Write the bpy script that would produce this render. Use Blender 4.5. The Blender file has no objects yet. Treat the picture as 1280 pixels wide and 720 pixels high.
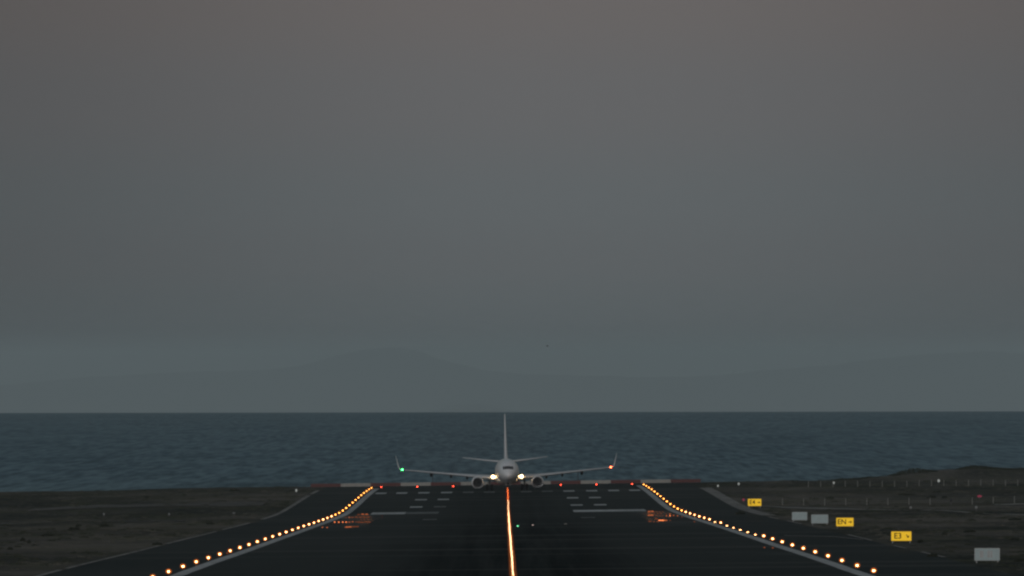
import bpy, bmesh, math, random
from mathutils import Matrix, Vector, noise
R = math.radians
random.seed(7)
SC = bpy.context.scene
COL = SC.collection

# ------------------------------------------------------------------ camera numbers (metres, +Y is down the runway)
F = 24000.0            # focal length in photo pixels (1280 wide)
CX, CZ = -0.5885, 26.0
YE = 451.6             # row of the eye level in the photo
YAW, ROLL = 0.00042, 0.0016
RE = 7.4e6             # earth radius with refraction

def x_at(px, d): return CX + (px - 640.0) * d / F + YAW * d
def z_at(px, py, d): return CZ - (py - YE + ROLL * (px - 640.0)) * d / F

# ------------------------------------------------------------------ ground profile
LY = [714.6,708.4,702.7,698,693.4,689.3,685.2,681,677.5,674.2,670.7,667.7,665.2,662.7,659.6,657.2,655.5,653.1,651.4,
      649.7,647.5,645.2,643.6,641.4,638.5,635.1,631.8,628.4,624.7,621.9,619,616.2,613.8,611.6,609.9]
RY = [707,700,694.2,689,684.7,680.8,676.9,673.2,669.3,666.3,663.4,660.7,658.3,655.8,653.3,651.3,649.3,647.6,645.5,
      643.4,641.8,640,638.1,636.5,633.7,630,626.8,623.7,620.5,617.4,614.6,611.5,609.3,607.2,605.6]
D0, DS = 1334.6, 60.0
LAMP_H = 0.17
_z = []
for i in range(35):
    d = D0 + DS * i
    _z.append(CZ - ((LY[i] + RY[i]) / 2 - YE) * d / F - LAMP_H)
for _ in range(2):
    _z = [_z[0]] + [(_z[i-1] + 2*_z[i] + _z[i+1]) / 4 for i in range(1, 34)] + [_z[34]]
def zr(d):
    t = (d - D0) / DS
    if t <= 0:
        s = (_z[4] - _z[0]) / 240.0
        return _z[0] + s * (d - D0)
    if t >= 34:
        return _z[34] + 0.0 * (d - D0)
    i = int(t); f = t - i
    p0 = _z[max(i-1, 0)]; p1 = _z[i]; p2 = _z[min(i+1, 34)]; p3 = _z[min(i+2, 34)]
    return 0.5*((2*p1) + (-p0+p2)*f + (2*p0-5*p1+4*p2-p3)*f*f + (-p0+3*p1-3*p2+p3)*f**3)
def cf(d): return 0.0072 + 0.0036 * max(0, min(1, (d - 1335) / 700.0))
HALF = 32.5
def sstep(a, b, v):
    t = max(0.0, min(1.0, (v - a) / (b - a))); return t*t*(3-2*t)
def gz(x, d):
    xc = max(-HALF, min(HALF, x))
    z = zr(d) + cf(d) * xc
    ax = abs(x)
    if ax > HALF + 0.01:
        w = sstep(HALF, 45, ax)
        n = noise.noise(Vector((x*0.06, d*0.012, 3.1))) * 0.30 + noise.noise(Vector((x*0.25, d*0.05, 8.4))) * 0.10
        if x < 0:
            z += -0.9 * sstep(36, 95, ax) + w * n * 0.8
        else:
            z += 0.25 * sstep(36, 90, ax) + w * n
    if d > 3440:                                 # shore bank
        z -= .0066 * (min(d, 3900) - 3440)
        if x > 20:
            h = 2.35 * sstep(57, 92, x)
            h += (noise.noise(Vector((x*0.09, d*0.01, 1.7))) * 0.35 + noise.noise(Vector((x*0.35, d*0.03, 5.7))) * 0.16) * sstep(40, 70, x)
            z += h * sstep(3560, 3680, d) * (1 - sstep(3800, 3950, d))
        coast = 3600 if x < 0 else 3780 + 40*noise.noise(Vector((x*0.02, 0, 0)))
        z -= (z + 3.0) * sstep(coast, coast + 130, d)
    return z
import bisect
def _near(v, arr):
    i = max(0, min(len(arr)-2, bisect.bisect_right(arr, v)-1)); return arr[i], arr[i+1]
def gm(x, d):                      # height of the ground mesh itself (bilinear between its vertices)
    d0, d1 = _near(d, ROWS)
    if abs(x) >= HALF:
        a0, a1 = _near(abs(x), LX); s = 1 if x > 0 else -1; x0, x1 = s*a0, s*a1
    else: x0, x1 = math.floor(x/6.5)*6.5, math.floor(x/6.5)*6.5+6.5
    u = (x-x0)/(x1-x0); v = (d-d0)/(d1-d0)
    return (gz(x0,d0)*(1-u)+gz(x1,d0)*u)*(1-v)+(gz(x0,d1)*(1-u)+gz(x1,d1)*u)*v
def frange(a, b, s):
    r = []; v = a
    while v < b - 1e-6: r.append(v); v += s
    r.append(b); return r
ROWS = sorted(set(frange(-400, 900, 100) + frange(900, 3440, 15) + frange(3440, 4060, 10)))
LX = [HALF] + frange(35, 130, 2.5) + [145, 165, 190, 230, 290, 380, 500, 700, 1000]
def ground_hit(px, py):
    d = 600.0
    while d < 4200:
        if z_at(px, py, d) < gz(x_at(px, d), d): return d
        d += 2.0
    return 4200.0

# ------------------------------------------------------------------ helpers
def link(o, parent=None):
    COL.objects.link(o)
    if parent is not None: o.parent = parent
    return o
def obj(name, bm, mat, parent=None, smooth=False):
    me = bpy.data.meshes.new(name); bm.to_mesh(me); bm.free()
    if smooth:
        for p in me.polygons: p.use_smooth = True
    if mat is not None: me.materials.append(mat)
    return link(bpy.data.objects.new(name, me), parent)
def thing(name, label, cat, loc=(0,0,0), group=None):
    o = bpy.data.objects.new(name, None); o.empty_display_size = 0.2
    o.location = loc; return tag(link(o), label, cat, group)
def tag(o, label, cat, group=None):
    o['label'] = label; o['category'] = cat
    if group: o['group'] = group
    return o
def kind(o, k): o['kind'] = k; return o
def box(bm, c, s, rot=None, bev=0.0):
    r = bmesh.ops.create_cube(bm, size=1.0)
    vs = r['verts']
    M = Matrix.Translation(c) @ (rot if rot else Matrix()) @ Matrix.Diagonal((s[0], s[1], s[2], 1))
    bmesh.ops.transform(bm, matrix=M, verts=vs)
    if bev > 0:
        es = list({e for v in vs for e in v.link_edges})
        bmesh.ops.bevel(bm, geom=es, offset=bev, segments=2, affect='EDGES')
def tube(bm, a, b, r1, r2=None, n=12, caps=True):
    a = Vector(a); b = Vector(b); r2 = r1 if r2 is None else r2
    dv = b - a
    q = dv.to_track_quat('Z', 'Y').to_matrix().to_4x4()
    r = bmesh.ops.create_cone(bm, cap_ends=caps, segments=n, radius1=r1, radius2=r2, depth=dv.length)
    bmesh.ops.transform(bm, matrix=Matrix.Translation((a+b)/2) @ q, verts=r['verts'])
def ball(bm, c, r, sc=(1,1,1), u=12, v=8):
    res = bmesh.ops.create_uvsphere(bm, u_segments=u, v_segments=v, radius=r)
    bmesh.ops.transform(bm, matrix=Matrix.Translation(c) @ Matrix.Diagonal((sc[0], sc[1], sc[2], 1)), verts=res['verts'])
def rings(bm, rs, close=True, caps=True):
    """loft closed rings (lists of coordinates, all the same length)"""
    vr = [[bm.verts.new(p) for p in ring] for ring in rs]
    n = len(rs[0])
    for a, b in zip(vr, vr[1:]):
        for i in range(n):
            bm.faces.new((a[i], a[(i+1) % n], b[(i+1) % n], b[i]))
    if caps:
        bm.faces.new(list(reversed(vr[0]))); bm.faces.new(vr[-1])
    bmesh.ops.recalc_face_normals(bm, faces=bm.faces[:])

# ------------------------------------------------------------------ materials
def mat_new(name):
    m = bpy.data.materials.new(name); m.use_nodes = True
    nt = m.node_tree; nt.nodes.clear()
    out = nt.nodes.new('ShaderNodeOutputMaterial')
    return m, nt, out
def N(nt, t, **kw):
    n = nt.nodes.new(t)
    for k, v in kw.items():
        if k in n.inputs.keys(): n.inputs[k].default_value = v
        else: setattr(n, k, v)
    return n
def L(nt, a, ao, b, bi): nt.links.new(a.outputs[ao], b.inputs[bi])
def plain(name, col, rough=0.5, metal=0.0, spec=0.5, var=0.12, scale=3.0):
    m, nt, out = mat_new(name)
    p = N(nt, 'ShaderNodeBsdfPrincipled'); p.inputs['Roughness'].default_value = rough
    p.inputs['Metallic'].default_value = metal; p.inputs['Specular IOR Level'].default_value = spec
    tc = N(nt, 'ShaderNodeTexCoord'); nz = N(nt, 'ShaderNodeTexNoise'); nz.inputs['Scale'].default_value = scale
    nz.inputs['Detail'].default_value = 5
    L(nt, tc, 'Object', nz, 'Vector')
    mr = N(nt, 'ShaderNodeMapRange'); mr.inputs['From Min'].default_value = .3; mr.inputs['From Max'].default_value = .7
    mr.inputs['To Min'].default_value = 1 - var; mr.inputs['To Max'].default_value = 1 + var
    L(nt, nz, 'Fac', mr, 'Value')
    vm = N(nt, 'ShaderNodeVectorMath', operation='SCALE'); vm.inputs[0].default_value = col[:3]
    L(nt, mr, 'Result', vm, 'Scale'); L(nt, vm, 'Vector', p, 'Base Color')
    L(nt, p, 'BSDF', out, 'Surface')
    return m
def emit(name, col, strength, sampling='AUTO'):
    m, nt, out = mat_new(name)
    e = N(nt, 'ShaderNodeEmission'); e.inputs['Color'].default_value = (*col, 1); e.inputs['Strength'].default_value = strength
    L(nt, e, 'Emission', out, 'Surface')
    m.cycles.emission_sampling = sampling
    return m
def mnode(nt, op, a=None, b=None, c=None, clamp=False):
    n = N(nt, 'ShaderNodeMath', operation=op); n.use_clamp = clamp
    for i, v in enumerate((a, b, c)):
        if v is None: continue
        if isinstance(v, (int, float)): n.inputs[i].default_value = v
        else: nt.links.new(v, n.inputs[i])
    return n.outputs[0]
def mixcol(nt, fac, a, b):
    n = N(nt, 'ShaderNodeMix', data_type='RGBA')
    if isinstance(fac, (int, float)): n.inputs['Factor'].default_value = fac
    else: nt.links.new(fac, n.inputs['Factor'])
    for s, v in (('A', a), ('B', b)):
        i = [q for q in n.inputs if q.name == s and q.type == 'RGBA'][0]
        if isinstance(v, tuple): i.default_value = (*v[:3], 1)
        else: nt.links.new(v, i)
    return [o for o in n.outputs if o.type == 'RGBA'][0]
def world_xy_noise(nt, sx, sy, detail=4, rough=.6, off=0.0):
    g = N(nt, 'ShaderNodeNewGeometry')
    mp = N(nt, 'ShaderNodeMapping'); mp.inputs['Scale'].default_value = (sx, sy, 0.0); mp.inputs['Location'].default_value = (off, off*1.7, off*.3)
    L(nt, g, 'Position', mp, 'Vector')
    nz = N(nt, 'ShaderNodeTexNoise'); nz.inputs['Scale'].default_value = 1.0; nz.inputs['Detail'].default_value = detail
    nz.inputs['Roughness'].default_value = rough
    L(nt, mp, 'Vector', nz, 'Vector')
    return nz.outputs['Fac']
def mrange(nt, v, a, b, c=0.0, d=1.0, smooth=False):
    n = N(nt, 'ShaderNodeMapRange'); n.clamp = True
    if smooth: n.interpolation_type = 'SMOOTHSTEP'
    nt.links.new(v, n.inputs['Value'])
    n.inputs['From Min'].default_value = a; n.inputs['From Max'].default_value = b
    n.inputs['To Min'].default_value = c; n.inputs['To Max'].default_value = d
    return n.outputs['Result']

def asphalt(name, runway=True):
    m, nt, out = mat_new(name)
    g = N(nt, 'ShaderNodeNewGeometry'); sp = N(nt, 'ShaderNodeSeparateXYZ'); L(nt, g, 'Position', sp, 'Vector')
    ax = mnode(nt, 'ABSOLUTE', sp.outputs['X'])
    big = world_xy_noise(nt, .03, .004, 4, off=2); fine = world_xy_noise(nt, .5, .03, 5, off=9); streak = world_xy_noise(nt, .55, .0016, 4, .65, off=5)
    c = mixcol(nt, mrange(nt, big, .3, .7), (.028, .037, .038), (.042, .051, .052))
    c = mixcol(nt, mrange(nt, fine, .45, .75, 0, .35), c, (.040, .047, .048))
    if runway:
        # tyre rubber laid down along the middle of the touchdown zone
        rub = mrange(nt, ax, 2.0, 14.0, 1.0, 0.0, True)
        lng = mrange(nt, sp.outputs['Y'], 1100, 3050, 1.0, .45)
        rf = mnode(nt, 'MULTIPLY', mnode(nt, 'MULTIPLY', rub, lng), mrange(nt, streak, .35, .6, .45, 1.0))
        c = mixcol(nt, mnode(nt, 'MULTIPLY', rf, .95), c, (.007, .010, .011))
    # transverse joints and repair bands
    jn = world_xy_noise(nt, .004, .03, 2, .5, off=31)
    c = mixcol(nt, mrange(nt, jn, .57, .62, 0, .40), c, (.080, .086, .084))
    d = N(nt, 'ShaderNodeBsdfDiffuse'); nt.links.new(c, d.inputs['Color']); d.inputs['Roughness'].default_value = .8
    gl = N(nt, 'ShaderNodeBsdfGlossy'); gl.inputs['Roughness'].default_value = .011
    gl.inputs['Color'].default_value = (.9, .9, .9, 1)
    # damp polished strips next to the edges, where the lamps mirror
    if runway:
        wet = mnode(nt, 'MULTIPLY', mrange(nt, ax, 16.9, 17.3), mnode(nt, 'MULTIPLY', mrange(nt, sp.outputs['Y'], 2150, 2330), mrange(nt, sp.outputs['Y'], 2700, 2640)))
        wet2 = mnode(nt, 'MULTIPLY', mrange(nt, ax, 17.0, 19.0), mrange(nt, world_xy_noise(nt, .05, .012, 2, off=13), .56, .64, 0, .25))
        wet = mnode(nt, 'MAXIMUM', wet, wet2)
        wf = mnode(nt, 'MULTIPLY', wet, mrange(nt, fine, .40, .60, .35, 1.0))
        fac = mnode(nt, 'MULTIPLY', wf, .14)
    else:
        fac = mrange(nt, big, .4, .7, 0.0, .006)
    mx = N(nt, 'ShaderNodeMixShader'); nt.links.new(fac, mx.inputs['Fac'])
    L(nt, d, 'BSDF', mx, 1); L(nt, gl, 'BSDF', mx, 2); L(nt, mx, 'Shader', out, 'Surface')
    return m
def paint(name, col, wear=.25, sx=1.2, sy=.05):
    m, nt, out = mat_new(name)
    n1 = world_xy_noise(nt, sx, sy, 6, .7, off=4); n2 = world_xy_noise(nt, .2, .01, 3, .5, off=14)
    c = mixcol(nt, mrange(nt, n2, .3, .7), col, tuple(v*.78 for v in col))
    c = mixcol(nt, mrange(nt, n1, .5 , .72, 0, wear), c, (.07, .075, .075))
    d = N(nt, 'ShaderNodeBsdfDiffuse'); nt.links.new(c, d.inputs['Color'])
    L(nt, d, 'BSDF', out, 'Surface')
    return m
def dirt(name):
    m, nt, out = mat_new(name)
    a = world_xy_noise(nt, .028, .0045, 5, .62, off=1); b = world_xy_noise(nt, .12, .018, 5, .7, off=6); c_ = world_xy_noise(nt, 1.1, .07, 4, .7, off=11)
    c = mixcol(nt, mrange(nt, a, .40, .60), (.024, .030, .028), (.084, .085, .079))
    c = mixcol(nt, mrange(nt, b, .48, .66, 0, .7), c, (.060, .066, .045))
    c = mixcol(nt, mrange(nt, c_, .50, .80, 0, .5), c, (.165, .160, .145))
    c = mixcol(nt, mrange(nt, world_xy_noise(nt, .015, .016, 3, .5, off=21), .57, .63, 0, .65), c, (.045, .048, .038))
    d = N(nt, 'ShaderNodeBsdfDiffuse'); nt.links.new(c, d.inputs['Color']); d.inputs['Roughness'].default_value = 1
    L(nt, d, 'BSDF', out, 'Surface')
    return m
def sea_mat():
    m, nt, out = mat_new('sea_water')
    swell = world_xy_noise(nt, .02, .0020, 3, .55, off=2)
    wave = world_xy_noise(nt, .16, .012, 5, .72, off=7)
    chop = world_xy_noise(nt, .40, .0065, 3, .6, off=17); far_ = world_xy_noise(nt, .06, .0032, 4, .7, off=27)
    s = mnode(nt, 'ADD', mnode(nt, 'ADD', mnode(nt, 'MULTIPLY', swell, .12), mnode(nt, 'MULTIPLY', far_, .18)), mnode(nt, 'ADD', mnode(nt, 'MULTIPLY', wave, .25), mnode(nt, 'MULTIPLY', chop, .45)))
    t = mrange(nt, s, .435, .555)
    g = N(nt, 'ShaderNodeNewGeometry'); sp = N(nt, 'ShaderNodeSeparateXYZ'); L(nt, g, 'Position', sp, 'Vector')
    near = mrange(nt, sp.outputs['Y'], 3850, 4900, 1, 0, True)           # shallow darker green water by the shore
    c = mixcol(nt, t, (.003, .030, .060), (.038, .084, .122))
    c = mixcol(nt, mnode(nt, 'MULTIPLY', near, .7), c, (.014, .034, .040))
    g1 = world_xy_noise(nt, .36, .0085, 2, .55, off=41); g2 = world_xy_noise(nt, .15, .0026, 2, .5, off=53)
    lum = mnode(nt, 'MULTIPLY', mrange(nt, g1, .52, .66), mrange(nt, swell, .35, .6, .4, 1))
    lum = mnode(nt, 'MAXIMUM', lum, mnode(nt, 'MULTIPLY', mrange(nt, g2, .52, .66), .7))
    c = mixcol(nt, mnode(nt, 'MULTIPLY', lum, .80), c, (.120, .190, .230))  # pale glints painted into the water colour
    drk = mrange(nt, g1, .46, .34)
    c = mixcol(nt, mnode(nt, 'MULTIPLY', drk, .75), c, (.002, .022, .042))  # dark wave troughs painted in the same way
    d = N(nt, 'ShaderNodeBsdfDiffuse'); nt.links.new(c, d.inputs['Color'])
    gl = N(nt, 'ShaderNodeBsdfGlossy'); gl.inputs['Roughness'].default_value = .55; gl.inputs['Color'].default_value = (.70, .92, 1.0, 1)
    bp = N(nt, 'ShaderNodeBump'); bp.inputs['Strength'].default_value = .35; bp.inputs['Distance'].default_value = 1.0
    nt.links.new(s, bp.inputs['Height']); L(nt, bp, 'Normal', gl, 'Normal')
    mx = N(nt, 'ShaderNodeMixShader')
    nt.links.new(mrange(nt, t, 0, 1, .17, .30), mx.inputs['Fac'])
    L(nt, d, 'BSDF', mx, 1); L(nt, gl, 'BSDF', mx, 2); L(nt, mx, 'Shader', out, 'Surface')
    return m

M_RUN = asphalt('runway_asphalt', True); M_SHO = asphalt('shoulder_asphalt', False)
M_WHITE = paint('white_paint', (.72, .72, .70), .4); M_FADED = paint('faded_white_paint', (.27, .28, .27), .7)
M_KEY = paint('worn_white_paint', (.80, .81, .79), .35)
M_DIRT = dirt('dry_ground'); M_TRACK = paint('pale_track_dust', (.40, .39, .36), .5, .15, .01)
M_VERGE = paint('pale_verge_gravel', (.42, .40, .37), .9, .5, .06)
M_SEA = sea_mat()
M_HULL = plain('aircraft_white', (.90, .91, .92), .35, var=.05, scale=.6)
M_WING = plain('aircraft_grey', (.58, .61, .63), .4, var=.08, scale=.8)
M_LIP = plain('engine_lip_metal', (.55, .56, .57), .3, .9)
M_DARK = plain('dark_metal', (.03, .032, .035), .5); M_TYRE = plain('tyre_rubber', (.018, .018, .02), .8)
M_GLASS = plain('dark_glass', (.006, .009, .012), .15, spec=.2)
M_STEEL = plain('galvanised_steel', (.33, .35, .35), .5, .3); M_FIX = plain('lamp_housing', (.22, .20, .12), .5)
M_BACK = plain('grey_sign_back', (.42, .53, .54), .6, var=.06, scale=2)
M_BFRAME = plain('grey_sign_edge', (.50, .52, .52), .6)
M_REDP = plain('red_barrier_paint', (.115, .042, .040), .7, var=.2); M_WHP = plain('white_barrier_paint', (.33, .33, .305), .7, var=.15)
M_BLACK = plain('black_lettering', (.01, .01, .008), .8)
M_BUSH = plain('bush_leaves', (.030, .038, .024), .9, var=.4, scale=8)
M_STONE = plain('stone', (.12, .115, .10), .9)
M_POST = plain('pale_post', (.30, .31, .29), .7)
M_MTN = plain('mountain_rock', (.16, .16, .17), 1.0, spec=0, var=.1, scale=.0005)
E_EDGE = emit('edge_lamp_glow', (1, .48, .19), 22); E_AMB = emit('amber_lamp_glow', (1, .42, .08), 18)
E_RED = emit('red_lamp_glow', (1, .075, .035), 24); E_CEN = emit('centre_lamp_glow', (1, .55, .28), 22)
E_CRED = emit('centre_red_lamp_glow', (1, .20, .04), 15)
E_LAND = emit('landing_lamp_glow', (1, .62, .27), 26); E_GREEN = emit('green_lamp_glow', (.06, 1, .18), 20)
E_NAVR = emit('red_nav_glow', (1, .13, .04), 24)
E_SIGN = emit('lit_sign_yellow', (.86, .52, .03), .85); E_PINK = emit('dim_red_marker', (.35, .05, .09), .55)
E_DIM = emit('dim_white_lamp', (.8, .85, .8), .35)

# ------------------------------------------------------------------ the ground
def frange(a, b, s):
    r = []; v = a
    while v < b - 1e-6: r.append(v); v += s
    r.append(b); return r
ROWS = sorted(set(frange(-400, 900, 100) + frange(900, 3440, 15) + frange(3440, 4060, 10)))
def sheet(bm, xs, rows, dz=0.0, wob=None):
    prev = None
    for d in rows:
        cur = []
        for k, x in enumerate(xs):
            xx = x + (wob(k, d) if wob else 0)
            cur.append(bm.verts.new((xx, d, gz(xx, d) + dz)))
        if prev:
            for a in range(len(xs)-1):
                bm.faces.new((prev[a], prev[a+1], cur[a+1], cur[a]))
        prev = cur
END = 3440.0
rr = [d for d in ROWS if d <= END]
bm = bmesh.new(); sheet(bm, [-23.6, 0, 23.6], rr); kind(obj('runway', bm, M_RUN, smooth=True), 'structure')
for sx in (-1, 1):
    bm = bmesh.new(); sheet(bm, sorted([sx*23.6, sx*HALF]), rr); kind(obj('runway_shoulder', bm, M_SHO, smooth=True), 'structure')
bm = bmesh.new()
lx = [HALF] + frange(35, 130, 2.5) + [145, 165, 190, 230, 290, 380, 500, 700, 1000]
sheet(bm, [-v for v in reversed(lx)], ROWS); sheet(bm, lx, ROWS)
sheet(bm, frange(-HALF, HALF, 6.5), [d for d in ROWS if d >= END])
kind(obj('ground', bm, M_DIRT, smooth=True), 'structure')
# sea: a curved sheet out past the horizon
bm = bmesh.new()
ds = frange(3300, 8000, 60) + frange(8120, 20000, 240) + frange(20600, 60000, 1500); prev = None
ang = [R(a) for a in (-60, -40, -25, -12, -6, -3, -1.5, 0, 1.5, 3, 6, 12, 25, 40, 60)]
for d in ds:
    cur = [bm.verts.new((math.sin(a)*d/math.cos(a) if abs(a) < R(30) else math.sin(a)*d*1.15, d if abs(a) < R(30) else d*math.cos(a)*1.15, -(d*d)/(2*RE) - 0.0)) for a in ang]
    if prev:
        for a in range(len(ang)-1): bm.faces.new((prev[a], prev[a+1], cur[a+1], cur[a]))
    prev = cur
kind(obj('sea', bm, M_SEA, smooth=True), 'structure')

# painted markings (each a sheet 6 mm above the asphalt, on the same rows)
def patch(name, x0, x1, d0, d1, m, dz=.006, n=1, wob=None):
    rows = sorted({d0, d1} | {d for d in ROWS if d0 < d < d1})
    bm = bmesh.new(); xs = [x0 + (x1-x0)*k/n for k in range(n+1)]
    sheet(bm, xs, rows, dz, wob)
    return kind(obj(name, bm, m), 'structure')
for s in (-1, 1):
    patch('edge_line', *sorted((s*22.55, s*23.5)), 900, 3378, M_WHITE)
for s in (-1, 1):
    for k, (a, b) in enumerate(((20.3, 22.1), (16.8, 18.6), (13.1, 14.95), (9.3, 11.15))):
        patch('threshold_stripe', *sorted((s*a, s*b)), 3192, 3226, M_KEY)
    for a, b in ((5.7, 7.5), (2.2, 4.0)):
        patch('threshold_stripe', *sorted((s*a, s*b)), 3192, 3226, M_FADED)
    for d, m1, m2 in ((3018, M_KEY, M_KEY), (2852, M_KEY, M_FADED)):
        patch('touchdown_marking', *sorted((s*12.8, s*14.65)), d, d+24, m1)
        patch('touchdown_marking', *sorted((s*9.3, s*11.1)), d, d+24, m2 if s < 0 else M_KEY)
    patch('touchdown_marking', *sorted((s*9.3, s*11.1)), 2462, 2488, M_FADED)
    patch('aiming_point_marking', *sorted((s*(14.6 if s < 0 else 9.2), s*19.4)), 2690, 2745, M_KEY)
patch('aiming_point_marking', -14.6, -9.9, 2690, 2745, M_FADED)

# pale broken line along the outer edge of the shoulders, and dusty service tracks
def edge_wob(seed, amp): return lambda k, d: amp * noise.noise(Vector((seed + k*3.3, d*.01, 0)))
for s, segs in ((-1, ((900, 1390), (1410, 1790), (1830, 2140), (2190, 2420), (2560, 3170), (3210, 3330))),
                (1, ((900, 1180), (1452, 1530), (1590, 1640), (1740, 1860), (2150, 2260), (2330, 2420), (2470, 3260)))):
    for i, (a, b) in enumerate(segs):
        w = (.42 if s < 0 else .35) if b < 2430 else (.7 if s < 0 else 2.0)
        patch('gravel_verge', *sorted((s*(HALF+.02), s*(HALF+.02+w))), a, b, M_VERGE, .02, 1)
def track(pts, w, m=None):
    """pale track through photo points on the ground; w = half depth in metres"""
    bm = bmesh.new(); prev = None; P = []
    for px, py in pts:
        d = ground_hit(px, py); P.append((x_at(px, d), d))
    fine = []
    for (xa, da), (xb, db) in zip(P, P[1:]):
        n = max(2, int(abs(xb-xa)/1.0))
        for k in range(n): fine.append((xa+(xb-xa)*k/n, da+(db-da)*k/n))
    fine.append(P[-1])
    for x, d in fine:
        ww = w * (1 + .5*noise.noise(Vector((x*.2, 7, 0))))
        cur = [bm.verts.new((x, d+o, gm(x, d+o)+.05)) for o in (-ww, -ww/3, ww/3, ww)]
        if prev:
            for k in range(3): bm.faces.new((prev[k], cur[k], cur[k+1], prev[k+1]))
        prev = cur
    kind(obj('dirt_track', bm, m or M_TRACK), 'structure')
track([(951, 633), (985, 635), (1060, 636.6), (1120, 638), (1215, 641.5)], 11)
track([(1228, 642), (1280, 643.5), (1300, 643.8)], 9)
track([(1241, 631), (1262, 630.6), (1285, 630)], 9)
track([(945, 641), (972, 641)], 7)
track([(990, 655.5), (1008, 659)], 6)
track([(980, 670), (1040, 671.5), (1078, 675)], 6)
track([(38, 637), (110, 634), (240, 631), (330, 630)], 34, plain('bare_ground', (.20, .19, .175), .95, spec=0, var=.15, scale=.05))
track([(0, 655), (40, 654), (160, 652), (230, 651)], 16, plain('grey_ground', (.165, .165, .155), .95, spec=0, var=.2, scale=.05))

# mountains, far beyond the horizon in the haze
bm = bmesh.new()
prof = [(-700, 500), (-300, 498), (0, 480), (120, 470), (240, 464), (330, 462), (380, 456), (420, 444), (455, 438), (490, 434), (520, 438), (560, 452), (600, 462),
        (660, 468), (740, 470), (820, 472), (900, 470), (960, 463), (1030, 458), (1100, 449), (1170, 443), (1230, 440), (1300, 444), (1400, 452), (1700, 470), (2200, 505)]
DM = 160000.0
def pz(px):
    for (a, ya), (b, yb) in zip(prof, prof[1:]):
        if a <= px <= b:
            t = (px-a)/(b-a); t = t*t*(3-2*t)*.5 + t*.5; return ya + (yb-ya)*t
    return 505
grid = []
for k in range(9):
    f = k / 8.0; row = []
    for px in range(-700, 2201, 10):
        x = x_at(px, DM); zt = CZ - (pz(px) + 1.2*noise.noise(Vector((px*.04, 0, 0))) + .5*noise.noise(Vector((px*.15, 2, 0))) - YE)*DM/F
        sea0 = -DM*DM/(2*RE) - 20
        prof_k = 1 - abs(f - .5)*2
        zz = sea0 + (zt - sea0) * (prof_k**.8)
        if 0 < k < 8 and k != 4: zz += 9*noise.noise(Vector((x*.002, f*9, 0)))*(prof_k)
        row.append(bm.verts.new((x, DM + (f-.5)*6000, zz)))
    grid.append(row)
for a, b in zip(grid, grid[1:]):
    for i in range(len(a)-1): bm.faces.new((a[i], a[i+1], b[i+1], b[i]))
kind(obj('mountains', bm, M_MTN, smooth=True), 'structure')

# ------------------------------------------------------------------ runway lamps
ORD = ['first','second','third','fourth','fifth','sixth','seventh','eighth','ninth','tenth','eleventh','twelfth','thirteenth','fourteenth',
       'fifteenth','sixteenth','seventeenth','eighteenth','nineteenth','twentieth','twenty-first','twenty-second','twenty-third']
def mesh_of(build, mat, name, smooth=True):
    bm = bmesh.new(); build(bm); me = bpy.data.meshes.new(name); bm.to_mesh(me); bm.free()
    if smooth:
        for p in me.polygons: p.use_smooth = True
    me.materials.append(mat); return me
def housing(bm):
    tube(bm, (0,0,0), (0,0,.025), .12, .11, 16); tube(bm, (0,0,.025), (0,0,.085), .03, .03, 10); tube(bm, (0,0,.085), (0,0,.115), .07, .08, 14)
def lens(bm): ball(bm, (0,0,.175), .085, (1,1,.66), 14, 10)
def halo_mat(name, col, st, op):  # faint glowing shell added around a lamp to imitate lens glare
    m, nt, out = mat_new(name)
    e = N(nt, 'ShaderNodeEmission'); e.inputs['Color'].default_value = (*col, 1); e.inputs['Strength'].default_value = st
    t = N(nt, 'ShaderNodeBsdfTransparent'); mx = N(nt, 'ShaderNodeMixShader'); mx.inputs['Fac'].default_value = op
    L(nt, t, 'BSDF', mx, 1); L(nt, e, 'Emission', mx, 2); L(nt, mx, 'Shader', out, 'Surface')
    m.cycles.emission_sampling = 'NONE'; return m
G_AMB = halo_mat('amber_halo', (1, .24, .035), .95, .35); G_RED = halo_mat('red_halo', (1, .06, .02), .40, .35)
G_CEN = halo_mat('centre_halo', (1, .24, .04), .42, .35)
def halo(bm): ball(bm, (0,0,.19), .20, (1,1,.85), 16, 10)
ME_GA = mesh_of(halo, G_AMB, 'lamp_halo'); ME_GR = mesh_of(halo, G_RED, 'lamp_halo')
def halo_low(bm): ball(bm, (0,0,.0), .17, (1,1,.62), 16, 10)
ME_GL = mesh_of(halo_low, G_AMB, 'lamp_halo')
ME_GC = mesh_of(lambda b: ball(b, (0,0,0), .27, (1,1,.24), 14, 8), G_CEN, 'lamp_halo'); ME_GCR = mesh_of(lambda b: ball(b, (0,0,0), .30, (1,1,.22), 14, 8), G_RED, 'lamp_halo')
ME_H = mesh_of(housing, M_FIX, 'lamp_housing')
ME_LW = mesh_of(lens, E_EDGE, 'lamp_lens'); ME_LA = mesh_of(lens, E_AMB, 'lamp_lens'); ME_LR = mesh_of(lens, E_RED, 'lamp_lens')
def lens_low(bm): ball(bm, (0,0,.012), .085, (1,1,.62), 14, 10)
def flush(bm): tube(bm, (0,0,-.06), (0,0,.012), .16, .15, 18)
ME_F = mesh_of(flush, M_FIX, 'lamp_housing')
ME_LLW = mesh_of(lens_low, E_EDGE, 'lamp_lens')
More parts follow.
